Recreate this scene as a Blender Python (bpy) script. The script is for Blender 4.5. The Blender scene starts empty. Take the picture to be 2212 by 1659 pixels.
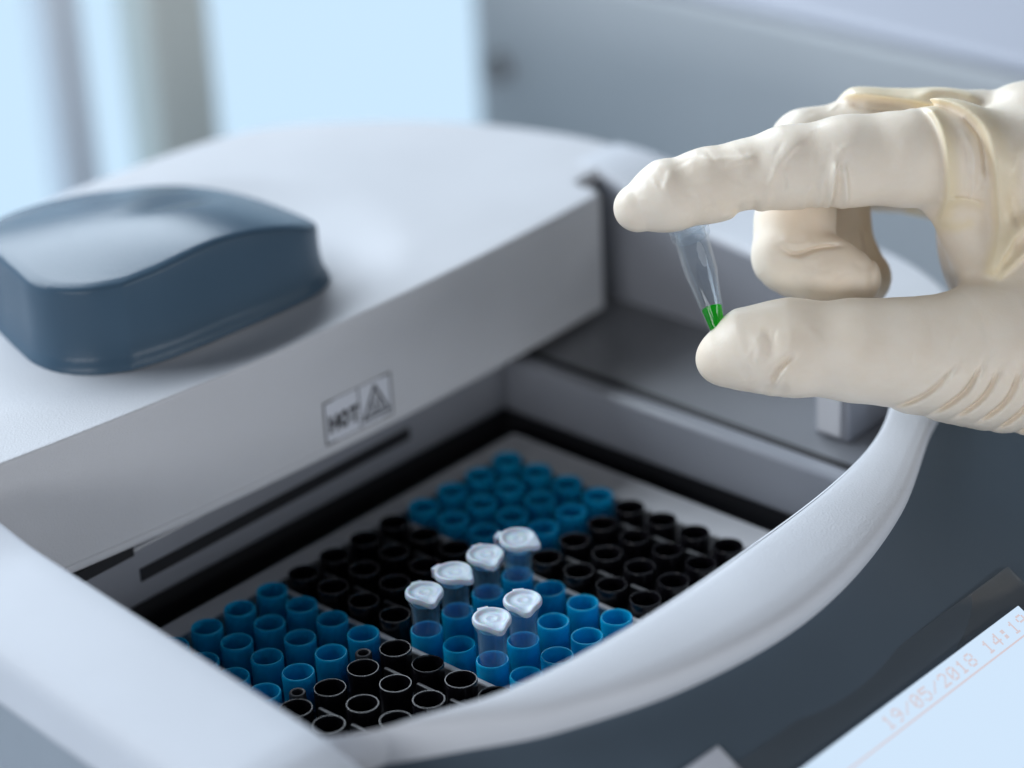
import bpy, math, random
import numpy as np
from mathutils import Matrix, Vector

random.seed(7)
rng = np.random.default_rng(7)
S = 0.001                                   # everything below is written in millimetres
sc = bpy.context.scene
COL = sc.collection

# ------------------------------------------------------------------ camera
CAM_R = Matrix(((0.6747038859, 0.3600394446, -0.6443184497),
                (-0.7365313200, 0.2717504536, -0.6194136789),
                (-0.0479195259, 0.8924815344, 0.4485314144)))
CAM_C = Vector((-277.18, -364.44, 281.42))
cd = bpy.data.cameras.new("camera")
cam = bpy.data.objects.new("camera", cd)
COL.objects.link(cam)
cam.matrix_world = Matrix.Translation(CAM_C * S) @ CAM_R.to_4x4()
cd.sensor_width = 36.0
cd.lens = 36.0 * 5722.25 / 2212.0
cd.clip_start = 0.01
cd.clip_end = 50
cd.dof.use_dof = True
cd.dof.focus_distance = 0.519
cd.dof.aperture_fstop = 5.8
sc.camera = cam

# ------------------------------------------------------------------ light
world = bpy.data.worlds.new("World")
sc.world = world
world.use_nodes = True
bg = world.node_tree.nodes["Background"]
bg.inputs[0].default_value = (0.66, 0.80, 1.0, 1)
bg.inputs[1].default_value = 0.07


def area_light(name, loc, target, size, energy, colour):
    ld = bpy.data.lights.new(name, 'AREA')
    ld.shape = 'RECTANGLE'
    ld.size, ld.size_y = size
    ld.energy = energy
    ld.color = colour
    o = bpy.data.objects.new(name, ld)
    COL.objects.link(o)
    o.location = Vector(loc)
    d = Vector(target) - Vector(loc)
    o.rotation_euler = d.to_track_quat('-Z', 'Y').to_euler()
    return o


area_light("daylight_lamp", (0.04, 1.00, 0.78), (0.06, 0.0, 0.0), (2.0, 0.6), 38.0, (0.80, 0.90, 1.0))
area_light("left_fill", (-1.05, -0.36, 0.255), (0.08, -0.05, 0.05), (0.8, 0.25), 5.2, (0.95, 0.97, 1.0))  # unseen fill from the left, added to brighten the hand, kept below the well

area_light("front_fill", (0.30, -1.15, 0.235), (0.06, 0.0, 0.03), (1.0, 0.2), 4.6, (0.95, 0.97, 1.0))  # unseen fill, added low in front to brighten lid face and hand

vs = sc.view_settings
vs.view_transform = 'Standard'
vs.look = 'None'
vs.exposure = 0.0
vs.gamma = 1.0
vs.use_curve_mapping = False
sc.cycles.use_denoising = True
sc.cycles.max_bounces = 14
sc.cycles.transparent_max_bounces = 16
sc.cycles.transmission_bounces = 14
sc.cycles.caustics_refractive = False
sc.cycles.caustics_reflective = False


# ------------------------------------------------------------------ materials
def principled(name, base, rough=0.5, **kw):
    m = bpy.data.materials.new(name)
    m.use_nodes = True
    nt = m.node_tree
    b = nt.nodes["Principled BSDF"]
    b.inputs["Base Color"].default_value = (*base, 1)
    b.inputs["Roughness"].default_value = rough
    for k, v in kw.items():
        key = k.replace("_", " ")
        b.inputs[key].default_value = v
    return m


def add_grain(m, scale, strength, dist, var=0.04, vscale=25.0):
    """fine moulded grain (bump) and a little uneven tone"""
    nt = m.node_tree
    b = nt.nodes["Principled BSDF"]
    tc = nt.nodes.new("ShaderNodeTexCoord")
    n = nt.nodes.new("ShaderNodeTexNoise")
    n.inputs["Scale"].default_value = scale
    n.inputs["Detail"].default_value = 3
    nt.links.new(tc.outputs["Object"], n.inputs["Vector"])
    bp = nt.nodes.new("ShaderNodeBump")
    bp.inputs["Strength"].default_value = strength
    bp.inputs["Distance"].default_value = dist
    nt.links.new(n.outputs["Fac"], bp.inputs["Height"])
    nt.links.new(bp.outputs["Normal"], b.inputs["Normal"])
    n2 = nt.nodes.new("ShaderNodeTexNoise")
    n2.inputs["Scale"].default_value = vscale
    n2.inputs["Detail"].default_value = 6
    nt.links.new(tc.outputs["Object"], n2.inputs["Vector"])
    mr = nt.nodes.new("ShaderNodeMapRange")
    mr.inputs["From Min"].default_value = 0.3
    mr.inputs["From Max"].default_value = 0.7
    mr.inputs["To Min"].default_value = 1.0 - var
    mr.inputs["To Max"].default_value = 1.0 + var
    nt.links.new(n2.outputs["Fac"], mr.inputs["Value"])
    mx = nt.nodes.new("ShaderNodeMix")
    mx.data_type = 'RGBA'
    mx.blend_type = 'MULTIPLY'
    mx.inputs["Factor"].default_value = 1.0
    mx.inputs["A"].default_value = b.inputs["Base Color"].default_value
    nt.links.new(mr.outputs["Result"], mx.inputs["B"])
    nt.links.new(mx.outputs["Result"], b.inputs["Base Color"])
    return m


M = {}
M['white'] = add_grain(principled("white_plastic", (0.60, 0.63, 0.69), 0.50), 2200, 0.6, 0.00012, 0.04)
M['rim'] = add_grain(principled("rim_plastic", (0.66, 0.685, 0.735), 0.58), 2200, 0.7, 0.00014, 0.04)
M['lid'] = add_grain(principled("lid_plastic", (0.61, 0.62, 0.65), 0.62, Specular_IOR_Level=0.30), 2200, 0.7, 0.00014, 0.04)
M['wall'] = add_grain(principled("inner_wall_plastic", (0.25, 0.26, 0.29), 0.30), 900, 0.2, 0.0001, 0.06)
M['floor'] = add_grain(principled("tray_floor_plastic", (0.17, 0.175, 0.19), 0.30), 900, 0.2, 0.0001, 0.08)
M['black'] = add_grain(principled("black_gasket", (0.006, 0.006, 0.009), 0.6), 600, 0.2, 0.0002, 0.2)
M['panel'] = add_grain(principled("slate_panel", (0.082, 0.112, 0.145), 0.45), 2200, 0.25, 0.00008, 0.06)
M['handle'] = add_grain(principled("slate_handle", (0.056, 0.098, 0.145), 0.27, Specular_IOR_Level=0.2), 1500, 0.4, 0.00014, 0.06)
M['plate'] = add_grain(principled("plate_white", (0.48, 0.48, 0.50), 0.45), 1200, 0.2, 0.0001, 0.05)
M['blue'] = add_grain(principled("blue_plastic", (0.0, 0.30, 0.54), 0.32, Specular_IOR_Level=0.22,
                                 Subsurface_Weight=0.4, Subsurface_Scale=0.0022, Subsurface_Radius=(0.3, 0.8, 1.0)), 900, 0.15, 0.0001, 0.08)
M['bluebase'] = principled("blue_base_plastic", (0.003, 0.05, 0.16), 0.4)
M['blk'] = principled("black_plastic", (0.006, 0.005, 0.007), 0.22)
M['rib'] = principled("rib_plastic", (0.022, 0.022, 0.026), 0.42)
M['print'] = principled("black_print", (0.02, 0.02, 0.022), 0.6)
M['label'] = principled("label_vinyl", (0.70, 0.72, 0.78), 0.35)
M['side'] = add_grain(principled("grey_side_plastic", (0.30, 0.34, 0.39), 0.45), 1500, 0.2, 0.0001, 0.04)
M['cab'] = add_grain(principled("cabinet_grey", (0.52, 0.54, 0.56), 0.5), 400, 0.2, 0.0002, 0.05, 8)
M['cabtop'] = add_grain(principled("cabinet_white", (0.46, 0.48, 0.55), 0.6), 400, 0.2, 0.0002, 0.04, 8)
M['bench'] = add_grain(principled("bench_laminate", (0.55, 0.58, 0.62), 0.5), 500, 0.2, 0.0002, 0.06, 6)
M['bar1'] = add_grain(principled("mullion_grey", (0.84, 0.90, 0.97), 0.5), 400, 0.2, 0.0002, 0.05, 8)
M['bar2'] = add_grain(principled("mullion_olive", (0.72, 0.75, 0.70), 0.5), 400, 0.2, 0.0002, 0.05, 8)
M['bolt'] = principled("bolt_metal", (0.30, 0.30, 0.31), 0.45)


def emission(name, col, strength):
    m = bpy.data.materials.new(name)
    m.use_nodes = True
    nt = m.node_tree
    nt.nodes.remove(nt.nodes["Principled BSDF"])
    e = nt.nodes.new("ShaderNodeEmission")
    e.inputs[0].default_value = (*col, 1)
    e.inputs[1].default_value = strength
    nt.links.new(e.outputs[0], nt.nodes["Material Output"].inputs[0])
    return m


M['pane'] = emission("daylit_frosted_pane", (0.60, 0.81, 1.0), 1.02)
M['lcd'] = emission("backlit_screen", (0.66, 0.82, 1.0), 0.98)
M['lcdtext'] = emission("screen_print", (0.70, 0.60, 0.63), 0.98)

# clear tube plastic: thin walls, so a thin-walled mix of see-through, haze and gloss
def clear_plastic(name, haze, tint=(0.95, 0.97, 0.985), edge=0.22):
    m = bpy.data.materials.new(name)
    m.use_nodes = True
    nt = m.node_tree
    nt.nodes.remove(nt.nodes["Principled BSDF"])
    tr = nt.nodes.new("ShaderNodeBsdfTransparent")
    tr.inputs[0].default_value = (*tint, 1)
    df = nt.nodes.new("ShaderNodeBsdfTranslucent")
    df.inputs[0].default_value = (0.85, 0.9, 0.95, 1)
    d2 = nt.nodes.new("ShaderNodeBsdfDiffuse")
    d2.inputs[0].default_value = (0.85, 0.88, 0.93, 1)
    ad = nt.nodes.new("ShaderNodeMixShader")
    ad.inputs[0].default_value = 0.5
    nt.links.new(df.outputs[0], ad.inputs[1])
    nt.links.new(d2.outputs[0], ad.inputs[2])
    lw = nt.nodes.new("ShaderNodeLayerWeight")
    lw.inputs["Blend"].default_value = 0.25
    ma = nt.nodes.new("ShaderNodeMath")
    ma.operation = 'MULTIPLY_ADD'
    ma.inputs[1].default_value = edge
    ma.inputs[2].default_value = haze
    nt.links.new(lw.outputs["Facing"], ma.inputs[0])
    mx = nt.nodes.new("ShaderNodeMixShader")
    nt.links.new(ma.outputs[0], mx.inputs[0])
    nt.links.new(tr.outputs[0], mx.inputs[1])
    nt.links.new(ad.outputs[0], mx.inputs[2])
    gl = nt.nodes.new("ShaderNodeBsdfGlossy")
    gl.inputs["Roughness"].default_value = 0.04
    l2 = nt.nodes.new("ShaderNodeLayerWeight")
    l2.inputs["Blend"].default_value = 0.5
    pw = nt.nodes.new("ShaderNodeMath")
    pw.operation = 'POWER'
    pw.inputs[1].default_value = 4.0
    nt.links.new(l2.outputs["Facing"], pw.inputs[0])
    fr = nt.nodes.new("ShaderNodeMath")
    fr.operation = 'MULTIPLY_ADD'
    fr.inputs[1].default_value = 0.45
    fr.inputs[2].default_value = 0.03
    nt.links.new(pw.outputs[0], fr.inputs[0])
    mg = nt.nodes.new("ShaderNodeMixShader")
    nt.links.new(fr.outputs[0], mg.inputs[0])
    nt.links.new(mx.outputs[0], mg.inputs[1])
    nt.links.new(gl.outputs[0], mg.inputs[2])
    nt.links.new(mg.outputs[0], nt.nodes["Material Output"].inputs[0])
    return m


M['tube'] = clear_plastic("clear_tube_plastic", 0.01, edge=0.10)
M['tuberack'] = clear_plastic("hazy_tube_plastic", 0.025, (0.74, 0.92, 0.985), edge=0.18)
M['cover'] = clear_plastic("smoked_cover_plastic", 0.05, (0.85, 0.84, 0.83), edge=0.06)
M['cap'] = principled("frosted_cap_plastic", (0.70, 0.81, 0.92), 0.36, Subsurface_Weight=0.5, Specular_IOR_Level=0.35,
                      Subsurface_Scale=0.002, Transmission_Weight=0.18)
M['capclear'] = clear_plastic("clear_cap_plastic", 0.06, edge=0.12)
def liquid_material():
    m = bpy.data.materials.new("green_liquid")
    m.use_nodes = True
    nt = m.node_tree
    nt.nodes.remove(nt.nodes["Principled BSDF"])
    tl = nt.nodes.new("ShaderNodeBsdfTranslucent")
    tl.inputs[0].default_value = (0.0, 0.75, 0.02, 1)
    di = nt.nodes.new("ShaderNodeBsdfTransparent")
    di.inputs[0].default_value = (0.01, 0.62, 0.04, 1)
    m1 = nt.nodes.new("ShaderNodeMixShader")
    m1.inputs[0].default_value = 0.45
    nt.links.new(tl.outputs[0], m1.inputs[1])
    nt.links.new(di.outputs[0], m1.inputs[2])
    gl = nt.nodes.new("ShaderNodeBsdfGlossy")
    gl.inputs["Roughness"].default_value = 0.08
    m2 = nt.nodes.new("ShaderNodeMixShader")
    m2.inputs[0].default_value = 0.012
    nt.links.new(m1.outputs[0], m2.inputs[1])
    nt.links.new(gl.outputs[0], m2.inputs[2])
    nt.links.new(m2.outputs[0], nt.nodes["Material Output"].inputs[0])
    return m


M['liquid'] = liquid_material()
M['haze'] = clear_plastic("frosted_patch_plastic", 0.38, edge=0.1)


# ------------------------------------------------------------------ mesh helpers
def tag(o, label=None, cat=None, group=None, kind=None):
    if label:
        o["label"] = label
    if cat:
        o["category"] = cat
    if group:
        o["group"] = group
    if kind:
        o["kind"] = kind
    return o


def empty(name, loc):
    o = bpy.data.objects.new(name, None)
    o.empty_display_size = 0.01
    COL.objects.link(o)
    o.location = Vector(loc) * S
    return o


def mk(name, verts, faces, mat, parent=None, smooth=True, bevel=0.0, seg=2, angle=40, world=True):
    """one mesh object; vertices in world mm (made local to the parent when world is True)"""
    me = bpy.data.meshes.new(name)
    off = Vector((0, 0, 0))
    if parent is not None and world:
        p, q = parent, Vector((0, 0, 0))
        while p is not None:
            q += p.location
            p = p.parent
        off = q
    v = [(x * S - off.x, y * S - off.y, z * S - off.z) for x, y, z in verts]
    me.from_pydata(v, [], [tuple(f) for f in faces])
    me.validate()
    me.update()
    o = bpy.data.objects.new(name, me)
    COL.objects.link(o)
    if mat is not None:
        me.materials.append(mat)
    if parent is not None:
        o.parent = parent
    if smooth:
        me.shade_smooth()
        if angle < 180:
            me.set_sharp_from_angle(angle=math.radians(angle))
    if bevel > 0:
        b = o.modifiers.new("bevel", 'BEVEL')
        b.width = bevel * S
        b.segments = seg
        b.limit_method = 'ANGLE'
        b.angle_limit = math.radians(35)
        b.harden_normals = False
    return o


def box(x0, x1, y0, y1, z0, z1):
    v = [(x0, y0, z0), (x1, y0, z0), (x1, y1, z0), (x0, y1, z0), (x0, y0, z1), (x1, y0, z1), (x1, y1, z1), (x0, y1, z1)]
    f = [(0, 3, 2, 1), (4, 5, 6, 7), (0, 1, 5, 4), (1, 2, 6, 5), (2, 3, 7, 6), (3, 0, 4, 7)]
    return v, f


def join(*parts):
    V, F = [], []
    for v, f in parts:
        n = len(V)
        V += list(v)
        F += [tuple(i + n for i in q) for q in f]
    return V, F


def loft(st, closed_ring=False, closed_path=False):
    """st: stations, each an equal-length list of points"""
    V, F = [], []
    n = len(st[0])
    for s in st:
        V += [tuple(p) for p in s]
    m = len(st)
    for i in range(m if closed_path else m - 1):
        a, b = i * n, ((i + 1) % m) * n
        for j in range(n if closed_ring else n - 1):
            k = (j + 1) % n
            F.append((a + j, b + j, b + k, a + k))
    return V, F


def lathe(profile, seg=32, cx=0, cy=0):
    st = []
    for r, z in profile:
        st.append([(cx + r * math.cos(2 * math.pi * k / seg), cy + r * math.sin(2 * math.pi * k / seg), z) for k in range(seg)])
    V, F = loft(st, closed_ring=True)
    return V, [tuple(reversed(f)) for f in F]


def catmull(pts, n):
    P = np.array(pts, float)
    d = np.r_[0, np.cumsum(np.linalg.norm(np.diff(P, axis=0), axis=1))]
    t = np.linspace(0, d[-1], n)
    out = np.zeros((n, P.shape[1]))
    T = np.zeros_like(P)
    T[1:-1] = (P[2:] - P[:-2]) / (d[2:] - d[:-2])[:, None]
    T[0] = (P[1] - P[0]) / (d[1] - d[0])
    T[-1] = (P[-1] - P[-2]) / (d[-1] - d[-2])
    i = np.clip(np.searchsorted(d, t, 'right') - 1, 0, len(P) - 2)
    h = (d[i + 1] - d[i])
    u = ((t - d[i]) / h)[:, None]
    h = h[:, None]
    out = ((2 * u**3 - 3 * u**2 + 1) * P[i] + (u**3 - 2 * u**2 + u) * h * T[i] + (-2 * u**3 + 3 * u**2) * P[i + 1] + (u**3 - u**2) * h * T[i + 1])
    return out


# ------------------------------------------------------------------ setting
mk("bench_top", *box(-900, 900, -700, 330, -140, -110), M['bench'], bevel=2)["kind"] = "structure"

# window right behind the bench: frosted daylit panes between upright mullions
win = tag(empty("window", (150, 262, -108)), "bright frosted daylight window with upright grey bars behind the machine", "window")
edges = [-700, 178, 190, 212, 234, 900]
for a, b in ((-700, 178), (190, 212), (234, 900)):
    mk("pane", *box(a + 0.3, b - 0.3, 266, 270, -108, 120), M['pane'], win)
mk("mullion", *box(177, 190.5, 256, 276, -108.5, 122), M['bar1'], win, bevel=2)
mk("mullion", *box(211, 235, 250, 276, -108.5, 122), M['bar2'], win, bevel=2)

# neighbouring instrument on the right
cab = tag(empty("cabinet", (420, 0, -109)), "grey box cabinet with white top standing behind the gloved hand", "cabinet")
mk("side_panel", *box(300, 560, -420, 200, -109, 31.0), M['cab'], cab, bevel=3)
mk("top_panel", *box(299.2, 562, -422, 201, 31.2, 35.5), M['cabtop'], cab, bevel=1.6)
bv, bf = lathe([(0.05, 5), (3.0, 4.9), (4.4, 3.2), (5.0, 0)], 24)
mk("bolt", [(300 - z, 189 + x, -7 + y) for x, y, z in bv], bf, M['bolt'], cab)

# ------------------------------------------------------------------ the machine
machine = tag(empty("thermal_cycler", (62, 0, -109)),
              "white bench-top tube heating machine with open grey lid, dark handle and lit screen", "lab machine")


def rail_z(y):
    if y < -80:
        return 27.9 - (-80 - y) * 0.577
    if y < 0:
        return 37.5 + 0.12 * y
    if y < 24:
        return 37.5 + 0.25 * y
    return 43.5 + 0.05 * (y - 24)


# left rail: broad flat band that bends down beside the front panel
st = []
for y in np.r_[np.linspace(10.5, -70, 30), np.linspace(-74, -90, 14), np.linspace(-95, -175, 10)]:
    z = 0.0
    for w, dy in ((0.25, -4), (0.5, 0), (0.25, 4)):
        z += w * rail_z(y + dy)
    xi = -30.5
    row = []
    if y > -77:
        row += [(xi + 1.2, y, 5), (xi + 0.9, y, z - 2.5)]
    else:
        row += [(-23.6, y, z - 9.5), (-25.4, y, z - 7.0)]
    row += [(xi + 0.45, y, z - 0.9), (xi - 0.1, y, z - 0.25), (xi - 1.1, y, z + 0.05), (xi - 6, y, z + 0.35), (xi - 13, y, z + 0.4), (xi - 19, y, z + 0.1)]
    for k in range(1, 7):
        a = k / 6 * math.pi / 2
        row.append((-51.0 - 4.2 * math.sin(a), y, z - 4.2 + 4.2 * math.cos(a)))
    row += [(-55.6, y, z - 12)]
    st.append(row)
mk("left_rail", *loft(st), M['white'], machine, angle=50)
st = [[(-55.65, y, rail_z(y) - 11), (-57, y, -40), (-57, y, -109)] for y in np.linspace(100, -175, 30)]
mk("side_panel", *loft(st), M['side'], machine)

# front rim sweeping round the front right corner into the right rail and round the back
inner = [(-29.6, -73.6, 24.4), (-21.4, -79.2, 24.2), (-12.4, -82.9, 24.2), (3.3, -89.2, 24.4), (31, -93.3, 25), (65.4, -93, 25), (97.6, -91, 25.4), (120, -86.2, 25.8),
         (138, -77, 27.6), (151, -66, 29.4), (158.5, -50, 31.5), (160, -30, 33.9), (160, 0, 37.5), (160, 24, 43.75), (156.5, 42, 44.2), (148.5, 62, 45.3),
         (134, 81, 46.2), (114, 94, 47.2), (80, 97.5, 47.6), (40, 97.5, 47.6), (-60, 97, 47.5)]
outer = [(-23.4, -75.6, 20), (-15.5, -83.0, 20), (-8.0, -88.6, 20), (6.8, -98.4, 20), (33.5, -108.0, 20), (66, -110.7, 20), (101, -104.4, 21.6), (133, -90.6, 23.8),
         (160, -81, 26), (175, -68, 28.4), (182.5, -51, 30.8), (183.5, -30, 33.2), (181.5, 0, 37.4), (177, 24, 43.3), (172, 42, 44.2), (162, 66, 45.3),
         (146, 87, 46.2), (122, 106, 47.2), (85, 110.5, 47.6), (40, 110.5, 47.6), (-60, 110, 47.5)]
NI = 240
IO = catmull(np.hstack([np.array(inner), np.array(outer)]), NI)
I, O = IO[:, :3], IO[:, 3:]
st = []
for k in range(NI):
    i, o = I[k], O[k]
    d = o - i
    hd = np.array([d[0], d[1], 0.0])
    L = np.linalg.norm(hd)
    n = hd / max(L, 1e-6)
    up = np.array([0, 0, 1.0])
    row = [i - up * 22, i - up * 1.0, i - up * 0.25 + n * 0.15, i + n * 0.7]
    # thin seam near the inner edge, a broad gently crowned band, then a shallow cove and a rounded lip
    def at(t, g, e=0.0):
        p = i + d * t
        p[2] = i[2] + (o[2] - i[2]) * g + e
        return p
    row.append(at(0.035, 0.01, -0.16))
    row.append(at(0.055, 0.02, 0.0))
    for t in np.linspace(0.12, 0.78, 10):
        row.append(at(t, 0.42 * (t / 0.78) ** 1.7, 0.12 * math.sin(math.pi * t)))
    row.append(at(0.83, 0.485, 0.0))
    row.append(at(0.86, 0.53, 0.02))
    row.append(at(0.90, 0.60, 0.04))
    row.append(at(0.95, 0.72, 0.05))
    row.append(at(0.985, 0.87, 0.03))
    row.append(o - up * 0.45)
    row.append(o - up * 1.6 + n * 0.05)
    row.append(o - up * 2.6 - n * 0.6)
    row.append(o - up * 12 - n * 1.5)
    st.append(row)
mk("front_rim", *loft([r for r, o in zip(st, O) if not (o[1] > 31 or o[0] < 100 and o[1] > 0)]), M['rim'], machine, angle=60)
# skirt under the right and back rail
st = []
for k in range(NI):
    o = O[k]
    if o[1] > -60:
        q = o[:2] + (np.array((62.0, 20.0)) - o[:2]) * 0.02
        st.append([(q[0], q[1], min(o[2] - 2.2, 30)), (q[0], q[1], -30), (q[0], q[1], -109)])
mk("back_panel", *loft(st), M['side'], machine)

# dark control panel falling away in front of the rim
st = []
KP = [k for k in range(NI) if O[k][1] < -52 or k < 20]
for k in KP:
    o = O[k]
    x, y, z = o[0], o[1] + 1.0, o[2] - 2.9
    row = []
    for t in np.linspace(0, 1, 14):
        zl = 19 + ((y + (-175 - y) * t) + 100) * 0.577
        zr = z + (-24.3 - z) * t
        row.append((x + (8 * t if x > 150 else 0), y + (-175 - y) * t, zr * (1 - min(1, t * 3)) + min(zl, zr + 3) * min(1, t * 3) if x > 15 and x < 150 else zr))
    st.append(row)
PANEL = mk("front_panel", *loft(st), M['panel'], machine, angle=180)


def on_panel(x, s, h=0.0):
    """point on the 30 degree control panel, s mm down the slope from y=-100"""
    c, n = math.cos(math.radians(30)), math.sin(math.radians(30))
    return (x, -100 - s * c - h * n, 19 - s * n + h * c)


def panel_box(x0, x1, s0, s1, h0, h1):
    v = [on_panel(x, s, h) for h in (h0, h1) for x, s in ((x0, s1), (x1, s1), (x1, s0), (x0, s0))]
    f = [(0, 3, 2, 1), (4, 5, 6, 7), (0, 1, 5, 4), (1, 2, 6, 5), (2, 3, 7, 6), (3, 0, 4, 7)]
    return v, f


mk("screen_cover", *panel_box(26, 115.6, 23.3, 70, 0.25, 1.1), M['cover'], machine, bevel=0.25)
scr = mk("screen", *panel_box(16, 108.6, 31.0, 68, 1.3, 1.9), M['lcd'], machine, bevel=0.15)
GLY = {'0': "01110 10001 10011 10101 11001 10001 01110", '1': "00100 01100 00100 00100 00100 00100 01110",
       '2': "01110 10001 00001 00010 00100 01000 11111", '4': "00010 00110 01010 10010 11111 00010 00010",
       '5': "11111 10000 11110 00001 00001 10001 01110", '8': "01110 10001 10001 01110 10001 10001 01110",
       '9': "01110 10001 10001 01111 00001 00010 01100", '/': "00000 00001 00010 00100 01000 10000 00000",
       ':': "00000 01100 01100 00000 01100 01100 00000", ' ': "00000 00000 00000 00000 00000 00000 00000"}
V, F = [], []
x = 60.3
pw, ph = 0.46, 0.42
for ch in "19/05/2018 14:19":
    for r, row in enumerate(GLY[ch].split()):
        for c, b in enumerate(row):
            if b == '1':
                a, s = x + c * pw, 32.4 + r * ph
                n = len(V)
                V += [on_panel(a, s + ph * 0.96, 1.93), on_panel(a + pw * 0.96, s + ph * 0.96, 1.93), on_panel(a + pw * 0.96, s, 1.93), on_panel(a, s, 1.93)]
                F.append((n, n + 1, n + 2, n + 3))
    x += 2.98
n = len(V)
V += [on_panel(18, 36.55, 1.93), on_panel(108, 36.55, 1.93), on_panel(108, 36.2, 1.93), on_panel(18, 36.2, 1.93)]
F.append((n, n + 1, n + 2, n + 3))
mk("screen_text", V, F, M['lcdtext'], scr, smooth=False)
key = mk("keypad", *panel_box(8, 28.6, 18.6, 40, 0.2, 0.9), M['label'], machine, bevel=0.2)
for k in range(22):
    mk("rib", *panel_box(8.6, 28.0, 19.2 + k * 0.92, 19.62 + k * 0.92, 0.9, 1.2), M['label'], key, smooth=False)

# well: black pit, light walls, tray floor round it
WX0, WX1, WY0, WY1 = -19, 118, -80, 18.5
v, f = box(WX0 - 6, WX1 + 6, WY0 - 6, WY1 + 6, -40, -9)
mk("pit_floor", v, f, M['black'], machine, smooth=False)
for nm, b in (("well_wall", (WX1, WX1 + 5, WY0, WY1 + 0.0, -1.2, 12.2)), ("well_wall", (WX0 - 5, WX0, WY0, WY1, -1.2, 12.2)),
              ("well_wall", (WX0 - 5, WX1 + 5, WY1, WY1 + 5, -1.2, 12.6)), ("well_wall", (WX0 - 5, WX1 + 5, WY0 - 5, WY0, -1.2, 12.2))):
    mk(nm, *box(*b), M['wall'], machine, bevel=1.1, seg=3)
for b in ((WX1 + 0.6, WX1 + 5, WY0, WY1, -9, -1.25), (WX0 - 5, WX0 - 0.6, WY0, WY1, -9, -1.25),
          (WX0 - 5, WX1 + 5, WY1 + 0.6, WY1 + 5, -9, -1.25), (WX0 - 5, WX1 + 5, WY0 - 5, WY0 - 0.6, -9, -1.25)):
    mk("gasket", *box(*b), M['black'], machine, smooth=False)
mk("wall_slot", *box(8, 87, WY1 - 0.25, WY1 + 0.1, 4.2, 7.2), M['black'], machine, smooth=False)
mk("gap_shade", *box(-18.5, 7.0, WY1 - 0.3, WY1 + 0.1, 10.9, 13.6), M['black'], machine, bevel=0.1)  # black strip put in for the shade in the gap under the lid
FL = [(WX1 + 5.05, 170, -97, 70), (-36, WX0 - 5.05, -97, 70), (WX0 - 5, WX1 + 5, -97, WY0 - 5.05), (WX0 - 5, WX1 + 5, WY1 + 5.05, 70)]
for a, b, c, d in FL:
    mk("tray_floor", *box(a, b, c, d, 6, 11.6), M['floor'], machine, smooth=False)
st = [[(159.7, y, 11.65), (159.1, y, rail_z(y) - 2.4), (159.3, y, rail_z(y) - 1.7), (160.3, y, rail_z(y) - 1.6)] for y in np.linspace(24, -44, 24)]
mk("inner_wall", *loft(st), M['wall'], machine)
blk = mk("guide_block", *box(133, 149, -69, -60, 11.65, 27), M['wall'], machine, bevel=0.6)
mk("guide_face", *box(132.0, 132.9, -67.5, -61.5, 13, 26), M['plate'], blk, bevel=0.2)
mk("floor_groove", *box(WX1 + 5.3, WX1 + 7.6, -78, 18, 11.55, 11.75), M['black'], machine, smooth=False)

# white plate carrying six well blocks
PX0, PX1, PY0, PY1 = -13.0, 112.5, -73.5, 10.5
v, f = join(box(PX0, PX1, 4.6, PY1, -8.9, -2.5), box(PX0, PX1, PY0, -67.6, -8.9, -2.5),
            box(PX0, -4.6, -67.55, 4.55, -8.9, -2.5), box(103.6, PX1, -67.55, 4.55, -8.9, -2.5),
            box(30.75, 32.25, -67.55, 4.55, -8.9, -2.4), box(66.75, 68.25, -67.55, 4.55, -8.9, -2.4))
mk("heating_plate", v, f, M['plate'], machine, bevel=0.35)

# ------------------------------------------------------------------ lid
def lid_front(x):
    return 12.5 + 0.00060 * (x - 90) ** 2


bound = [(x, lid_front(x)) for x in np.linspace(-54, 150, 66)]
bound += [(150.6, 15.6), (150.9, 17.5), (151, 21), (151.4, 23.2), (153, 23.8), (158, 24.1), (166, 24.4), (172.6, 25.0), (174.4, 26.8)]
bound += [tuple(p[:2]) for p in catmull([(174.4, 29), (172, 42), (162.5, 65), (146.5, 86.4), (122.5, 105), (85, 109.8), (40, 110), (-46, 109.5)], 86)]
bound += [(-52, 107), (-54.6, 100), (-55, 80), (-55, 55), (-54.6, 32)]
bound = np.array(bound, float)
cen = np.array((60.0, 52.0))


def dish(x, y):
    r = math.hypot((x - 50) / 63.0, (y - 58) / 46.0)
    if r >= 1.05:
        return 0.0
    t = min(1.0, (1.05 - r) / 0.42)
    return -2.5 * (t * t * (3 - 2 * t))


def lid_top(x, y):
    return 43.3 + 0.045 * (y - 13) + dish(x, y)


ts = [1.0, 0.998, 0.994, 0.988] + list(np.linspace(0.975, 0.02, 70))
rows = []
for z in (14.0, 14.4, 14.8):
    pull = {14.0: 0.994, 14.4: 0.999, 14.8: 1.0}[z]
    rows.append([(*(cen + pull * (b - cen)), z) for b in bound])
rows.append([(b[0], b[1], lid_top(*b) - 1.0) for b in bound])
for t, dz in zip(ts, [-0.55, -0.25, -0.08, 0.0] + [0] * 70):
    row = []
    for b in bound:
        p = cen + t * (b - cen)
        row.append((p[0], p[1], lid_top(*p) + dz))
    rows.append(row)
v, f = loft(rows, closed_ring=True)
f = [tuple(reversed(q)) for q in f]
nb = len(bound)
f.append(tuple(range(nb - 1, -1, -1))[::-1])
lid = mk("lid", v, f, M['lid'], machine, angle=38)
mk("lid_lip", *loft([[(x, lid_front(x) - 0.02, 16.2), (x, lid_front(x) - 0.35, 16.0), (x, lid_front(x) - 0.35, 14.9), (x, lid_front(x), 14.6)] for x in np.linspace(-26, 149, 60)]), M['lid'], lid)

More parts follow.
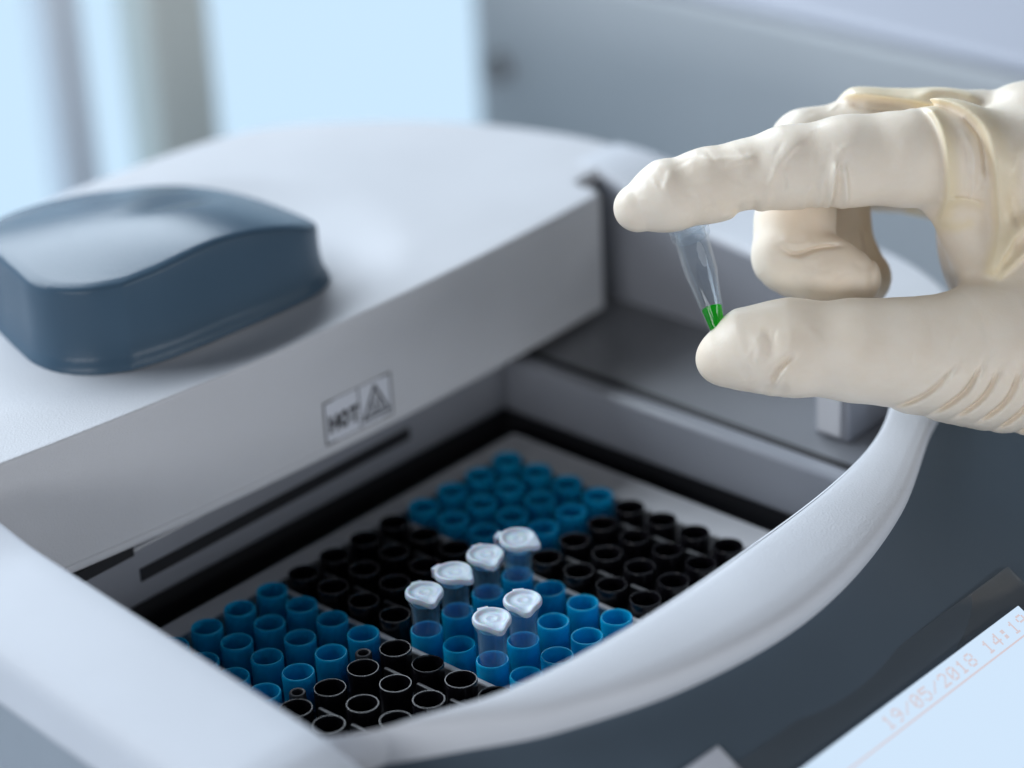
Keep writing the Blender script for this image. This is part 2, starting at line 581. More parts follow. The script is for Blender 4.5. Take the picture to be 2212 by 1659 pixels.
# handle: wavy, mouse-like block with flared foot
hp = [(25, 34.6), (34, 32.6), (48, 31.8), (64, 30.8), (73.5, 31.4), (80, 35.5), (82.5, 45), (82, 57), (77, 69), (68, 78), (57, 84), (45, 86), (33, 85), (25, 81.5), (20.5, 75.5), (18.0, 67), (15.8, 58.5), (14.3, 51.5), (15.0, 45.5), (18.6, 39.4)]
hp = catmull(hp + [hp[0]], 201)[:-1]
hc = np.array((49.0, 54.0))


def handle_top(x, y):
    u, w = (x - 49) / 36.0, (y - 54) / 26.0
    z = 60.6 - 3.6 * u - 2.6 * u * u + 1.9 * math.sin(2.9 * u + 1.0) * (0.5 - 0.5 * w) - 0.8 * max(0, w) ** 2
    z += 2.4 * max(0, 1 - u * u) * max(0, 1 - w * w)
    z -= 1.0 * math.exp(-(((x - 58) / 9.0) ** 2 + ((y - 57) / 4.5) ** 2))
    return z


rows = []
for off, zz in ((1.9, 42.0), (1.7, 42.9), (1.5, 43.6), (0.9, 44.3), (0.6, 45.4), (0.2, 47.5), (0.0, 50.0)):
    rows.append([(*(hc + (p - hc) * (1 + off / np.linalg.norm(p - hc))), zz) for p in hp])
for fr in (0.3, 0.6, 0.85):
    rows.append([(p[0], p[1], 50 + (handle_top(*p) - 2.0 - 50) * fr) for p in hp])
for sh, dz in ((0.0, -1.1), (0.15, -0.6), (0.5, -0.2), (1.0, -0.05)):
    rows.append([(*(hc + (p - hc) * (1 - sh / np.linalg.norm(p - hc))), handle_top(*p) + dz) for p in hp])
for t in np.linspace(0.94, 0.01, 34):
    row = []
    for p in hp:
        q = hc + (p - hc) * t
        row.append((q[0], q[1], handle_top(*q)))
    rows.append(row)
v, f = loft(rows, closed_ring=True)
mk("handle", v, [tuple(reversed(q)) for q in f], M['handle'], lid, angle=55)


# HOT sticker on the lid front
def lface(x, z, d):
    return (x, lid_front(x) - d, z)


def strip(pts, w, d):
    """flat line of width w along pts (x,z) on the lid face"""
    V, F = [], []
    for (x0, z0), (x1, z1) in zip(pts[:-1], pts[1:]):
        dx, dz = x1 - x0, z1 - z0
        L = math.hypot(dx, dz)
        nx, nz = -dz / L * w / 2, dx / L * w / 2
        ex, ez = dx / L * w / 2, dz / L * w / 2
        n = len(V)
        V += [lface(x0 - ex + nx, z0 - ez + nz, d), lface(x0 - ex - nx, z0 - ez - nz, d), lface(x1 + ex - nx, z1 + ez - nz, d), lface(x1 + ex + nx, z1 + ez + nz, d)]
        F.append((n, n + 1, n + 2, n + 3))
    return V, F


LX0, LX1, LZ0, LZ1, LXM = 57.3, 76.7, 16.9, 26.7, 67.2
xs = np.linspace(LX0, LX1, 9)
mk("warning_sticker", *loft([[lface(x, LZ0, 0), lface(x, LZ0, 0.12), lface(x, LZ1, 0.12), lface(x, LZ1, 0)] for x in xs]), M['label'], lid, smooth=False)
d = 0.15
parts = [strip([(LX0, LZ0), (LX1, LZ0), (LX1, LZ1), (LX0, LZ1), (LX0, LZ0)], 0.42, d), strip([(LXM, LZ0 + 0.3), (LXM, LZ1 - 0.3)], 0.38, d + 0.004)]
hz0, hz1 = 19.6, 22.7
parts += [strip([(58.8, hz0), (58.8, hz1)], 0.95, d), strip([(60.7, hz0), (60.7, hz1)], 0.95, d + 0.003), strip([(59.3, 21.15), (60.3, 21.15)], 0.85, d + 0.006)]
parts += [strip([(62.75 + 0.95 * math.cos(a), 21.15 + 1.55 * math.sin(a)) for a in np.linspace(0, 2 * math.pi, 17)], 0.9, d + 0.009)]
parts += [strip([(64.7, hz1), (66.5, hz1)], 0.9, d), strip([(65.6, hz0), (65.6, hz1)], 0.95, d + 0.003)]
parts += [strip([(68.4, 18.4), (75.6, 18.4), (72.0, 25.3), (68.4, 18.4)], 0.75, d + 0.002)]
parts += [strip([(70.2, 19.4), (73.8, 19.4)], 0.4, d + 0.004)]
for k in range(3):
    cx = 70.9 + k * 1.1
    top = 22.9 if k == 1 else 21.6
    parts += [strip([(cx + 0.25 * math.sin((z - 19.9) * 3.2), z) for z in np.linspace(19.9, top, 8)], 0.42, d + 0.006 + 0.002 * k)]
mk("warning_print", *join(*parts), M['print'], lid, smooth=False)

# ------------------------------------------------------------------ well blocks
PITCH = 9.0


def well_profile(ro, wall, zb):
    ri = ro - wall
    return [(0.02, zb + 0.6), (ri * 0.80, zb + 0.6), (ri * 0.97, -2.5), (ri, -0.5), (ri + 0.06, -0.14), (ri + wall * 0.35, 0.0), (ri + wall * 0.65, 0.0),
            (ro - 0.06, -0.14), (ro, -0.45), (ro * 0.985, -3), (ro * 0.95, zb)]


wv, wf = lathe(well_profile(3.30, 0.46, -8.6), 32)
wv2, wf2 = lathe(well_profile(3.28, 0.40, -8.6), 32)
tmp = mk("well", wv, wf, M['blue'])
WELL_BLUE = tmp.data
bpy.data.objects.remove(tmp)
tmp = mk("well", wv2, wf2, M['blk'])
WELL_BLACK = tmp.data
bpy.data.objects.remove(tmp)

NAMES = {
    (0, 0): "blue sixteen-cup block at the far left under the lid edge, no tubes",
    (0, 1): "black sixteen-cup block nearest the front left corner with thin bright rims",
    (1, 0): "dark black cup block deep in the lid's shadow, behind the capped tubes",
    (1, 1): "bright blue cup block at the front middle holding six capped tubes",
    (2, 0): "blurred blue cup block in the farthest corner of the well",
    (2, 1): "black cup block on the right beside the white plate edge",
}
for bc in range(3):
    for ac in range(2):
        blue = (bc + ac) % 2 == 0
        x0, y0 = bc * 36.0, -ac * 36.0
        blk = empty("well_block", (x0 + 13.5, y0 - 13.5, -8.8))
        tag(blk, NAMES[(bc, ac)], "tube block", "cup blocks in the heating plate")
        mat = M['bluebase'] if blue else M['blk']
        mk("base", *box(x0 - 4.0, x0 + 31.0, y0 - 31.2, y0 + 4.2, -8.85, -7.4), mat, blk, bevel=0.4)
        for i in range(4):
            for j in range(4):
                w = bpy.data.objects.new("well", WELL_BLUE if blue else WELL_BLACK)
                COL.objects.link(w)
                w.parent = blk
                w.location = Vector((x0 + i * PITCH - (x0 + 13.5), y0 - j * PITCH - (y0 - 13.5), 8.8)) * S
        if not blue:
            for q in (4.5, 22.5):
                for jj in range(3):
                    yy = y0 - jj * PITCH
                    mk("rib", *box(x0 + q - 0.45, x0 + q + 0.45, yy - 7.6, yy - 1.4, -7.4, -1.6), M['rib'], blk, bevel=0.25)
            if bc == 0:
                for q in (4.5, 22.5):
                    pv, pf = lathe([(1.0, -4), (1.05, -0.9), (1.15, -0.6), (1.5, -0.55), (1.7, -0.8), (1.78, -7.4)], 24, x0 + q, y0 + 4.5)
                    mk("post", pv, pf, M['rib'], blk)

# ------------------------------------------------------------------ capped tubes in the rack
def tube_body(H):
    # profile of a small conical tube, z up, mouth at H
    return [(1.25, H - 19.4), (1.45, H - 19.2), (2.55, H - 8.4), (2.72, H - 7.6), (2.92, H - 1.2), (3.35, H - 1.1), (3.4, H - 0.2), (3.2, H),
            (2.62, H), (2.58, H - 1.2), (2.42, H - 7.6), (2.2, H - 8.6), (1.2, H - 18.9), (0.02, H - 19.0)]


def cap_mesh(H):
    seg = 48
    def rad(a, r):
        # round cap with a beak at angle 0 and a flat hinge side at pi
        b = math.exp(-(a / 0.34) ** 2)
        h = math.exp(-((abs(a) - math.pi) / 0.30) ** 2)
        return r * (1 + 0.30 * b + 0.05 * h)
    rows = []
    for r, z in ((2.5, H - 1.4), (2.55, H + 0.05), (3.55, H + 0.1), (3.85, H + 0.35), (3.9, H + 1.0), (3.72, H + 1.4), (3.4, H + 1.5), (3.05, H + 1.42), (2.8, H + 1.16), (2.3, H + 1.06), (1.5, H + 1.04), (1.3, H + 1.08), (1.0, H + 1.08), (0.8, H + 1.04), (0.02, H + 1.02)):
        row = []
        for k in range(seg):
            a = -math.pi + 2 * math.pi * k / seg
            q = rad(a, r) if r > 3.0 else r
            zz = z - (0.55 * math.exp(-(a / 0.4) ** 2) if r > 3.0 else 0)
            row.append((q * math.cos(a), q * math.sin(a), zz))
        rows.append(row)
    v, f = loft(rows, closed_ring=True)
    return v, [tuple(reversed(q)) for q in f]


def hinge_mesh(H):
    return join(box(-5.0, -3.3, -1.15, 1.15, H + 0.35, H + 0.95), box(-5.05, -4.4, -1.0, 1.0, H - 1.3, H + 0.3), box(-4.5, -3.2, -1.1, 1.1, H - 1.2, H - 0.7))


TUBES = [
    (4, 4, (-.44, -.90), 7.4, "capped clear tube at the left end of the back row of four"),
    (5, 4, (.06, -1.0), 7.9, "capped clear tube second from left in the back row of four, beak pointing right"),
    (6, 4, (-.44, -.90), 7.8, "capped clear tube third from left in the back row of four"),
    (7, 4, (.30, -.95), 8.2, "capped clear tube at the right end of the back row, cap tipped sideways"),
    (4, 6, (-.42, -.90), 8.2, "nearest capped clear tube, standing in front of all the others"),
    (5, 6, (-.60, -.80), 7.9, "capped clear tube just right of and behind the nearest one"),
]
for i, (b, a, dr, H, lab) in enumerate(TUBES):
    t = empty("sample_tube", (b * PITCH, -a * PITCH, -8.0))
    tag(t, lab, "tube", "capped tubes standing in the blue block")
    ang = math.atan2(dr[1], dr[0])
    t.rotation_euler = (random.uniform(-.025, .025), random.uniform(-.025, .025), ang)
    if (b, a) == (7, 4):
        t.rotation_euler = (0.05, 0.06, ang)
    v, f = lathe(tube_body(H + 8.0), 32)
    mk("tube_body", v, f, M['tuberack'], t, world=False)
    v, f = cap_mesh(H + 8.0)
    c = mk("cap", v, f, M['cap'], t, world=False)
    v, f = hinge_mesh(H + 8.0)
    mk("hinge", v, f, M['cap'], c, bevel=0.15, world=False)

# ------------------------------------------------------------------ the gloved hand
# sculpted in its own frame: x along the fingers towards the wrist, y up, z towards the viewer's side;
# the table below is in sculpt units of 1/10.96 mm
PXMM = 10.962
HAND_C = CAM_C + CAM_R @ Vector(((1750 - 1106) / 5722.25, -(600 - 829.5) / 5722.25, -1.0)) * 522.0


def hp_(x, y):
    return ((x - 1750) / PXMM, (600 - y) / PXMM)


VOX = 0.31
X0, X1, Y0, Y1, Z0, Z1 = -41.5, 76.0, -37.5, 45.0, -60.0, 16.5
gx = np.arange(X0, X1, VOX, dtype=np.float32)
gy = np.arange(Y0, Y1, VOX, dtype=np.float32)
gz = np.arange(Z0, Z1, VOX, dtype=np.float32)
SH = (len(gx), len(gy), len(gz))


def smin(a, b, k):
    h = np.clip(0.5 + 0.5 * (b - a) / k, 0, 1)
    return b + (a - b) * h - k * h * (1 - h)


def cone_field(field, p, q, k):
    """blend a round cone from p to q (x,y,z,r in mm) into the field"""
    p, q = np.array(p, np.float32), np.array(q, np.float32)
    pad = k + 7.0
    lo = np.minimum(p[:3] - p[3], q[:3] - q[3]) - pad
    hi = np.maximum(p[:3] + p[3], q[:3] + q[3]) + pad
    sx = slice(*np.searchsorted(gx, (lo[0], hi[0])))
    sy = slice(*np.searchsorted(gy, (lo[1], hi[1])))
    sz = slice(*np.searchsorted(gz, (lo[2], hi[2])))
    dx = gx[sx][:, None, None] - p[0]
    dy = gy[sy][None, :, None] - p[1]
    dz = gz[sz][None, None, :] - p[2]
    e = q[:3] - p[:3]
    t = np.clip((dx * e[0] + dy * e[1] + dz * e[2]) / float(e @ e), 0, 1)
    d = np.sqrt((dx - t * e[0]) ** 2 + (dy - t * e[1]) ** 2 + (dz - t * e[2]) ** 2) - (p[3] + t * (q[3] - p[3]))
    field[sx, sy, sz] = smin(field[sx, sy, sz], d, k)


def chain(pts, k=3.0):
    fld = np.full(SH, 14.0, np.float32)
    mm = [(*hp_(x, y), z, r / PXMM) for x, y, z, r in pts]
    for a, b in zip(mm[:-1], mm[1:]):
        cone_field(fld, a, b, k)
    return fld


# strokes: creases and folds pressed into or raised out of the glove, (points, height, left width, right width, z limit)
XX, YY = np.meshgrid(gx, gy, indexing='ij')


def stroke(pts, amp, wl, wr, fade=0.25, power=2):
    P = catmull([hp_(*p) for p in pts], max(8, 5 * len(pts)))
    best = np.full(XX.shape, 1e9, np.float32)
    sd = np.zeros_like(best)
    tt = np.zeros_like(best)
    n = len(P) - 1
    for i in range(n):
        a, b = P[i], P[i + 1]
        e = b - a
        L2 = float(e @ e)
        t = np.clip(((XX - a[0]) * e[0] + (YY - a[1]) * e[1]) / L2, 0, 1)
        ddx, ddy = XX - a[0] - t * e[0], YY - a[1] - t * e[1]
        d = np.hypot(ddx, ddy)
        m = d < best
        s = np.sign(e[0] * ddy - e[1] * ddx)
        best = np.where(m, d, best)
        sd = np.where(m, s * d, sd)
        tt = np.where(m, (i + t) / n, tt)
    wl, wr = wl / PXMM, wr / PXMM
    w = np.where(sd > 0, wl, wr)
    g = np.exp(-np.abs(sd / w) ** power)
    env = np.clip(np.minimum(tt, 1 - tt) / max(fade, 1e-3), 0, 1)
    env = env * env * (3 - 2 * env)
    return (amp * g * (0.12 + 0.88 * env) * (best < 3.2 * w)).astype(np.float32)


index = chain([(1378, 449, 0, 53), (1440, 424, 0, 75), (1530, 400, 0, 78), (1612, 381, 0, 76), (1700, 362, 0, 87), (1830, 348, 0, 96),
               (1960, 340, -1, 103), (2060, 343, -3, 106), (2200, 350, -7, 120)], 2.0)
middle = chain([(1850, 600, -10, 68), (1796, 584, -10, 78), (1728, 545, -13.5, 87), (1735, 470, -15.5, 86), (1765, 300, -17.5, 82), (1890, 285, -18, 96), (2150, 292, -19, 122)], 2.0)
ring = chain([(1900, 588, -27, 68), (1848, 530, -29, 84), (1838, 460, -31, 84), (1850, 310, -34, 80), (1980, 300, -35, 95), (2180, 310, -36, 118)], 2.0)
pinky = chain([(1890, 540, -42, 58), (1850, 500, -44, 64), (1860, 360, -47, 66), (1990, 340, -49, 78), (2200, 350, -50, 110)], 2.0)
thumb = chain([(1553, 777, 2, 51), (1612, 757, 3, 82), (1700, 752, 4, 97), (1850, 758, 4, 103), (1960, 764, 3, 111), (2060, 772, 1, 129), (2150, 766, -2, 155), (2270, 752, -7, 180), (2420, 690, -13, 215)], 4.0)
palm = chain([(2270, 330, -17, 178), (2265, 420, -14, 160), (2275, 560, -14, 165), (2300, 680, -14, 190)], 5.0)
palm2 = chain([(2290, 360, -48, 150), (2330, 560, -44, 150)], 5.0)
arm = chain([(2330, 480, -24, 260), (2560, 540, -26, 250), (2760, 580, -28, 250)], 6.0)
web = chain([(2075, 430, -5, 70), (2120, 505, -7, 62), (2180, 590, -7, 80)], 4.0)

fold = (stroke([(1990, 226), (2012, 262), (2027, 315), (2034, 375), (2037, 430), (2030, 492)], 1.6, 26, 8, 0.10)
        + stroke([(2034, 438), (2075, 434), (2130, 446)], 1.0, 6, 14)
        + stroke([(2022, 486), (2065, 490), (2115, 478)], 1.2, 12, 12))
creases_index = (stroke([(1738, 298), (1700, 330), (1668, 372), (1640, 428)], 0.55, 8, 26)
                 + stroke([(1672, 360), (1660, 400), (1650, 452)], 0.4, 6, 8)
                 + stroke([(1640, 330), (1622, 360), (1612, 400)], -0.15, 14, 10)
                 + stroke([(1797, 350), (1790, 400), (1786, 455)], 1.1, 5, 10)
                 + stroke([(1812, 360), (1818, 410), (1824, 455)], 1.0, 5, 12)
                 + stroke([(1803, 380), (1804, 420), (1805, 452)], -0.5, 4, 4)
                 + stroke([(1770, 390), (1768, 425), (1764, 458)], 0.45, 6, 7)
                 + stroke([(1745, 400), (1738, 430), (1730, 458)], 0.35, 6, 8)
                 + stroke([(1578, 452), (1608, 456), (1640, 438)], -0.95, 12, 14)
                 + stroke([(1545, 470), (1580, 466), (1606, 448)], 0.25, 10, 10)
                 + stroke([(1400, 355), (1440, 372), (1436, 400), (1424, 432)], 0.36, 14, 7)
                 + stroke([(1436, 342), (1462, 352), (1478, 372), (1470, 392)], -0.14, 12, 12)
                 + stroke([(1500, 345), (1560, 350), (1640, 343)], 0.38, 8, 12)
                 + stroke([(1470, 402), (1530, 376), (1600, 362)], -0.14, 12, 13)
                 + stroke([(1555, 372), (1585, 356), (1625, 352)], 0.22, 6, 6)
                 + stroke([(1500, 330), (1528, 336), (1545, 352)], -0.14, 10, 10)
                 + stroke([(1870, 270), (1850, 320), (1860, 390)], -0.10, 24, 18)
                 + stroke([(1925, 252), (1940, 320), (1935, 400)], 0.12, 22, 18)
                 + stroke([(2060, 280), (2085, 330), (2092, 410)], 0.9, 7, 12)
                 + stroke([(2072, 250), (2110, 300), (2126, 400)], -1.4, 9, 12))
creases_mid = (stroke([(1688, 530), (1725, 546), (1770, 533), (1832, 526)], -1.3, 4, 7, 0.25)
               + stroke([(1686, 512), (1725, 524), (1768, 514)], 0.5, 14, 7)
               + stroke([(1700, 556), (1735, 560), (1790, 546)], 0.4, 8, 12)
               + stroke([(1845, 556), (1868, 576), (1905, 564)], -0.15, 8, 8)
               + stroke([(1850, 480), (1866, 510), (1870, 545)], -0.15, 8, 8)
               + stroke([(1650, 585), (1675, 616), (1705, 640)], -0.3, 12, 8)
               + stroke([(1886, 460), (1895, 540), (1888, 645)], -0.5, 6, 12))
roll = (stroke([(1826, 186), (1900, 190), (1985, 203), (2055, 224), (2105, 268), (2132, 340), (2146, 420), (2155, 490), (2140, 570), (2124, 606)], 2.2, 46, 11, 0.06)
        + stroke([(1985, 198), (2040, 180), (2090, 184), (2150, 210)], 1.2, 12, 12)
        + stroke([(1845, 206), (1890, 224), (1975, 236)], -0.9, 8, 9))
thenar = (stroke([(2290, 430), (2212, 486), (2165, 545), (2128, 604)], 1.4, 8, 18, 0.1)
          + stroke([(2300, 490), (2222, 538), (2172, 582), (2135, 616)], 1.0, 7, 14, 0.1)
          + stroke([(2170, 390), (2192, 480), (2186, 560)], -0.9, 12, 14)
          + stroke([(2200, 300), (2180, 380), (2176, 440)], 0.5, 16, 12))
wr = []
CR = [((1912, 880), (1960, 862), (2000, 834), (2044, 780)), ((1990, 898), (2030, 872), (2066, 838), (2098, 778)), ((2040, 904), (2076, 880), (2106, 848), (2134, 790)),
      ((2090, 916), (2126, 890), (2156, 856), (2180, 790)), ((2136, 932), (2172, 904), (2202, 868), (2226, 804)), ((2184, 946), (2220, 918), (2250, 880), (2272, 820))]
for k, c in enumerate(CR):
    wr.append(stroke(c, -(0.7, 0.95, 0.95, 0.95, 0.95, 0.9)[k], 3.5, 6, 0.3))
    wr.append(stroke([(x + 8, y + 7) for x, y in c], 0.95, 6, 24, 0.22))
creases_thumb = (sum(wr) + stroke([(1706, 766), (1674, 795), (1655, 834)], -1.0, 5, 9)
                 + stroke([(1694, 790), (1674, 815), (1664, 846)], 0.6, 7, 9)
                 + stroke([(1640, 712), (1654, 745), (1646, 778)], -0.42, 12, 9)
                 + stroke([(1618, 720), (1626, 755), (1622, 790)], 0.3, 9, 12)
                 + stroke([(1594, 788), (1606, 806), (1612, 824)], -0.22, 10, 10)
                 + stroke([(1630, 850), (1658, 836), (1695, 852)], -0.45, 12, 12)
                 + stroke([(1718, 700), (1742, 722), (1760, 752)], 0.14, 10, 14)
                 + stroke([(1575, 692), (1640, 712), (1745, 690), (1800, 702)], -0.12, 20, 12)
                 + stroke([(1900, 690), (1980, 705), (2080, 690)], -0.10, 20, 22))
# small crinkles where the latex sits loose
def crinkles(cx, cy, sx, sy, n, amp, base):
    tot = np.zeros(XX.shape, np.float32)
    for k in range(n):
        x, y = cx + rng.uniform(-sx, sx), cy + rng.uniform(-sy, sy)
        a = base + rng.normal() * 0.5
        ln = rng.uniform(14, 34)
        bx, by = rng.normal() * 5, rng.normal() * 5
        tot += stroke([(x - ln * math.cos(a), y - ln * math.sin(a)), (x + bx, y + by), (x + ln * math.cos(a), y + ln * math.sin(a))], 0.8 * amp * rng.uniform(-1, 1), rng.uniform(2.6, 5), rng.uniform(2.6, 7), 0.45)
    return tot


creases_index += crinkles(1500, 395, 110, 60, 20, 0.26, 0.4) + crinkles(1740, 390, 90, 70, 22, 0.28, 1.8) + crinkles(2080, 360, 50, 80, 12, 0.45, 1.4)
creases_thumb += crinkles(1640, 770, 80, 60, 14, 0.26, 1.9) + crinkles(1960, 780, 140, 70, 9, 0.22, 2.4)
creases_mid += crinkles(1745, 580, 70, 50, 10, 0.22, 0.2) + crinkles(1770, 240, 60, 30, 5, 0.25, 0.3)

front = 1 / (1 + np.exp(-(gz[None, None, :] + 3.5) / 1.2))
index -= (fold + creases_index)[:, :, None] * front
thumb -= creases_thumb[:, :, None] * front
midm = 1 / (1 + np.exp(-(gz[None, None, :] + 17.0) / 2.0))
middle -= (creases_mid + np.where(YY > 33.0, roll, 0))[:, :, None] * (1 / (1 + np.exp(-(gz[None, None, :] + 24.0) / 2.0)))
ring -= creases_mid[:, :, None] * (1 / (1 + np.exp(-(gz[None, None, :] + 30.0) / 2.0)))
body = smin(palm, palm2, 8.0)
body = smin(body, arm, 9.0)
body = smin(body, web, 4.0)
F3 = smin(index, body, 3.0)
F3 -= (roll + thenar)[:, :, None] * (1 / (1 + np.exp(-(gz[None, None, :] + 12.0) / 3.0)))
F3 = smin(F3, thumb, 4.5)
back = smin(middle, ring, 0.8)
back = smin(back, pinky, 0.8)
F3 = smin(F3, back, 0.9)
# loose skin: broad soft lumps
lump = np.zeros(SH, np.float32)
for k in range(16):
    w = rng.normal(size=3) * rng.uniform(0.25, 0.85)
    lump += (np.sin(gx * w[0] + rng.uniform(0, 6))[:, None, None] * np.sin(gy * w[1] + rng.uniform(0, 6))[None, :, None] * np.sin(gz * w[2] + rng.uniform(0, 6))[None, None, :])
F3 -= 0.010 * lump
for ax in range(3):
    sl = [slice(None)] * 3
    sl[ax] = slice(0, 1)
    F3[tuple(sl)] = np.maximum(F3[tuple(sl)], 0.5)
    sl[ax] = slice(-1, None)
    F3[tuple(sl)] = np.maximum(F3[tuple(sl)], 0.5)


def surface_nets(f, x, y, z):
    s = f < 0
    nx, ny, nz = f.shape
    corners = [(i, j, k) for i in (0, 1) for j in (0, 1) for k in (0, 1)]
    cnt = np.zeros((nx - 1, ny - 1, nz - 1), np.int8)
    for i, j, k in corners:
        cnt += s[i:nx - 1 + i, j:ny - 1 + j, k:nz - 1 + k]
    act = (cnt > 0) & (cnt < 8)
    idx = np.argwhere(act)
    vid = np.full(act.shape, -1, np.int64)
    vid[act] = np.arange(len(idx))
    acc = np.zeros((len(idx), 3))
    num = np.zeros(len(idx))
    I, J, K = idx.T
    for a in range(8):
        for b in range(a + 1, 8):
            ca, cb = corners[a], corners[b]
            if sum(abs(p - q) for p, q in zip(ca, cb)) != 1:
                continue
            fa = f[I + ca[0], J + ca[1], K + ca[2]]
            fb = f[I + cb[0], J + cb[1], K + cb[2]]
            m = (fa < 0) != (fb < 0)
            t = np.where(m, fa / np.where(m, fa - fb, 1), 0)
            for ax in range(3):
                acc[:, ax] += np.where(m, ca[ax] + t * (cb[ax] - ca[ax]), 0)
            num += m
    P = idx + acc / num[:, None]
    h = x[1] - x[0]
    P = np.stack([x[0] + P[:, 0] * h, y[0] + P[:, 1] * h, z[0] + P[:, 2] * h], 1)
    Q = []
    for ax in range(3):
        o = [1, 1, 1]
        o[ax] = 0
        a = s[tuple(slice(o[d], f.shape[d] - 1) for d in range(3))]
        b = s[tuple(slice(o[d] + (1 if d == ax else 0), f.shape[d] - 1 + (1 if d == ax else 0)) for d in range(3))]
        e = np.argwhere(a != b)
        sgn = a[tuple(e.T)]
        e = e + np.array(o)
        u, v = [d for d in range(3) if d != ax]
        du, dv = np.eye(3, dtype=int)[u], np.eye(3, dtype=int)[v]
        g = lambda c: vid[tuple(c.T)]
        quad = np.stack([g(e - du - dv), g(e - dv), g(e), g(e - du)], 1)
        flip = sgn if ax != 1 else ~sgn
        quad[~flip] = quad[~flip][:, ::-1]
        Q.append(quad)
    return P, np.concatenate(Q)


HV, HQ = surface_nets(F3, gx, gy, gz)
# light relaxation to remove voxel steps
for it in range(1):
    acc = np.zeros_like(HV)
    num = np.zeros(len(HV))
    for a, b in ((0, 1), (1, 2), (2, 3), (3, 0)):
        np.add.at(acc, HQ[:, a], HV[HQ[:, b]])
        np.add.at(num, HQ[:, a], 1)
    HV = 0.5 * HV + 0.5 * acc / np.maximum(num, 1)[:, None]
del lump, index, middle, ring, pinky, thumb, palm, palm2, arm, web, body, back, F3


def glove_material():
    m = principled("cream_latex", (0.80, 0.715, 0.575), 0.38, Subsurface_Weight=0.12, Subsurface_Scale=0.003, IOR=1.42)
    nt = m.node_tree
    b = nt.nodes["Principled BSDF"]
    b.inputs["Subsurface Radius"].default_value = (1.0, 0.7, 0.4)
    tc = nt.nodes.new("ShaderNodeTexCoord")
    n1 = nt.nodes.new("ShaderNodeTexNoise")
    n1.inputs["Scale"].default_value = 2600
    n1.inputs["Detail"].default_value = 2
    n2 = nt.nodes.new("ShaderNodeTexNoise")
    n2.inputs["Scale"].default_value = 260
    n2.inputs["Detail"].default_value = 5
    n2.inputs["Distortion"].default_value = 0.6
    for n in (n1, n2):
        nt.links.new(tc.outputs["Object"], n.inputs["Vector"])
    b1 = nt.nodes.new("ShaderNodeBump")
    b1.inputs["Strength"].default_value = 0.35
    b1.inputs["Distance"].default_value = 0.00008
    b2 = nt.nodes.new("ShaderNodeBump")
    b2.inputs["Strength"].default_value = 0.16
    b2.inputs["Distance"].default_value = 0.0005
    nt.links.new(n1.outputs["Fac"], b1.inputs["Height"])
    nt.links.new(n2.outputs["Fac"], b2.inputs["Height"])
    nt.links.new(b1.outputs["Normal"], b2.inputs["Normal"])
    nt.links.new(b2.outputs["Normal"], b.inputs["Normal"])
    mr = nt.nodes.new("ShaderNodeMapRange")
    mr.inputs["From Min"].default_value = 0.35
    mr.inputs["From Max"].default_value = 0.65
    mr.inputs["To Min"].default_value = 0.34
    mr.inputs["To Max"].default_value = 0.58
    n4 = nt.nodes.new("ShaderNodeTexNoise")
    n4.inputs["Scale"].default_value = 140
    n4.inputs["Detail"].default_value = 6
    nt.links.new(tc.outputs["Object"], n4.inputs["Vector"])
    nt.links.new(n4.outputs["Fac"], mr.inputs["Value"])
    nt.links.new(mr.outputs["Result"], b.inputs["Roughness"])
    # faint powder and thicker, yellower latex in patches
    n3 = nt.nodes.new("ShaderNodeTexNoise")
    n3.inputs["Scale"].default_value = 55
    n3.inputs["Detail"].default_value = 9
    n3.inputs["Roughness"].default_value = 0.65
    nt.links.new(tc.outputs["Object"], n3.inputs["Vector"])
    cr = nt.nodes.new("ShaderNodeValToRGB")
    cr.color_ramp.elements[0].position = 0.35
    cr.color_ramp.elements[0].color = (0.82, 0.705, 0.57, 1)
    cr.color_ramp.elements[1].position = 0.68
    cr.color_ramp.elements[1].color = (0.87, 0.78, 0.665, 1)
    nt.links.new(n3.outputs["Fac"], cr.inputs["Fac"])
    at = nt.nodes.new("ShaderNodeAttribute")
    at.attribute_name = "double_layer"
    mx = nt.nodes.new("ShaderNodeMix")
    mx.data_type = 'RGBA'
    nt.links.new(at.outputs["Fac"], mx.inputs["Factor"])
    nt.links.new(cr.outputs["Color"], mx.inputs["A"])
    mx.inputs["B"].default_value = (0.84, 0.70, 0.43, 1)
    nt.links.new(mx.outputs["Result"], b.inputs["Base Color"])
    return m


me = bpy.data.meshes.new("gloved_hand")
me.from_pydata((HV * S).tolist(), [], HQ.tolist())
me.update()
me.shade_smooth()
# folded-over latex is two layers thick and yellower: weight of the raised folds per vertex
att = me.attributes.new("double_layer", 'FLOAT', 'POINT')
fw = np.clip(np.maximum(fold, 0) / 1.5, 0, 1) + np.clip(np.maximum(roll, 0) / 1.6, 0, 1) * 0.8 + np.clip(np.maximum(thenar, 0), 0, 1) * 0.5
ii = np.clip(((HV[:, 0] - X0) / VOX).round().astype(int), 0, SH[0] - 1)
jj = np.clip(((HV[:, 1] - Y0) / VOX).round().astype(int), 0, SH[1] - 1)
att.data.foreach_set("value", (0.6 * np.clip(fw, 0, 1)[ii, jj]).astype(np.float32))
me.materials.append(glove_material())
hand = bpy.data.objects.new("gloved_hand", me)
COL.objects.link(hand)
hand.matrix_world = Matrix.Translation(HAND_C * S) @ CAM_R.to_4x4()
tag(hand, "right hand in cream latex glove pinching a small tube between thumb and index finger", "hand")

# ------------------------------------------------------------------ tube held between the finger tips
def hand_world(x, y, z):
    return HAND_C + CAM_R @ Vector(((x - 1750) / PXMM, (600 - y) / PXMM, z))


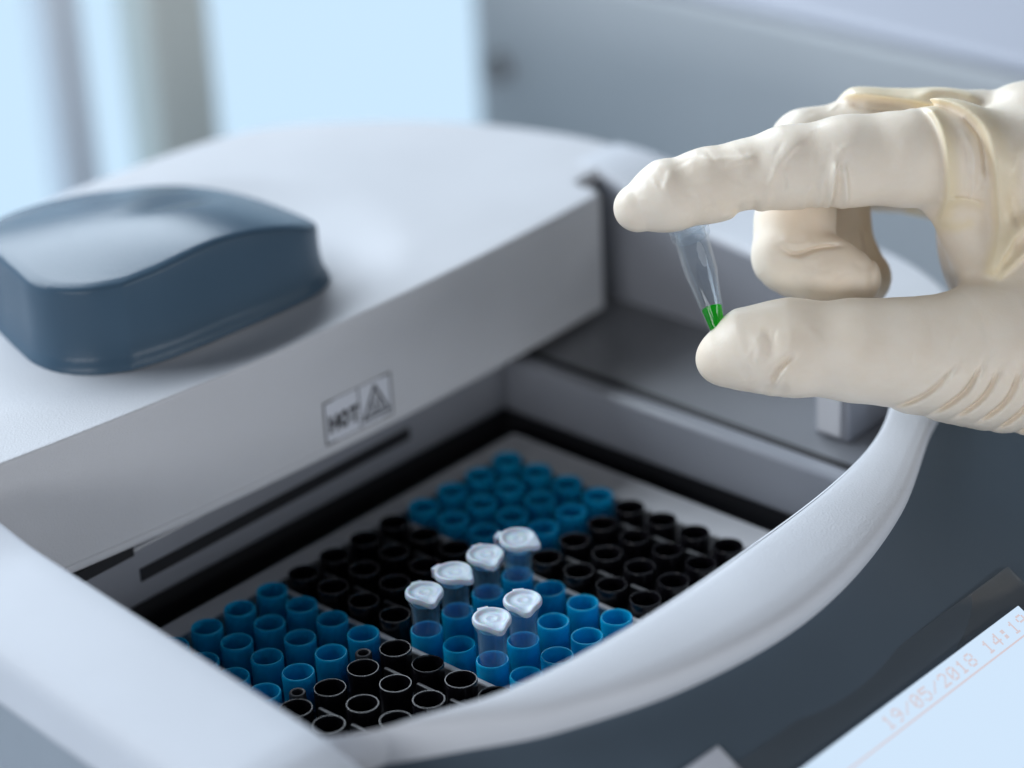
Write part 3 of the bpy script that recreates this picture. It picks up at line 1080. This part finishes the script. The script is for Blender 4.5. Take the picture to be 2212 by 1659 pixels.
top = hand_world(1489.5, 491, -3.2)
tip = hand_world(1549, 718, 4.0)
ht = empty("held_tube", (0, 0, 0))
axis = (top - tip).normalized()
LEN = (top - tip).length
rotq = Vector((0, 0, 1)).rotation_difference(axis)
ht.location = tip * S
ht.rotation_mode = 'QUATERNION'
ht.rotation_quaternion = rotq
tag(ht, "small clear conical tube with green liquid held between finger and thumb", "tube")
L = LEN
prof = [(0.02, 0.0), (1.0, 0.02), (1.5, 0.22), (1.72, 0.6), (3.06, 11.8), (3.24, 12.3), (3.28, 12.6), (3.42, L - 1.9), (3.95, L - 1.8), (4.0, L - 0.1), (3.8, L),
        (3.10, L), (3.06, L - 2), (2.98, 12.4), (2.84, 11.6), (1.48, 0.8), (0.9, 0.45), (0.02, 0.42)]
v, f = lathe(prof, 48)
mk("tube_body", v, f, M['tube'], ht, world=False, angle=60)
v, f = lathe([(0.02, 0.43), (0.8, 0.46), (1.45, 0.82), (2.0, 5.1), (1.9, 4.92), (1.4, 4.76), (0.02, 4.72)], 40)
mk("liquid", v, f, M['liquid'], ht, world=False, angle=60)
v, f = lathe([(0.02, L + 1.0), (3.3, L + 1.0), (3.95, L + 0.7), (4.0, L + 0.15), (3.08, L + 0.05), (3.0, L - 2.4), (2.5, L - 2.5), (2.4, L - 0.4), (0.02, L - 0.4)], 40)
mk("cap", v, f, M['capclear'], ht, world=False, angle=60)
# frosted writing patch and a droplet on the wall
rows = []
vw = (ht.rotation_quaternion.inverted() @ (CAM_C - tip)).normalized()
a0 = math.atan2(vw.y, vw.x)
for k in range(13):
    zz = 12.7 + 5.4 * k / 12
    wdt = 0.24 * math.sqrt(max(0.02, 1 - ((k - 6) / 6.2) ** 2)) * (1 + 0.12 * math.sin(k * 1.7))
    r = 3.24 + 0.0185 * (zz - 12) + 0.07
    rows.append([(r * math.cos(a0 + 0.34 + q * wdt), r * math.sin(a0 + 0.34 + q * wdt), zz) for q in np.linspace(-1, 1, 9)])
mk("frosted_patch", *loft(rows), M['haze'], ht, world=False)
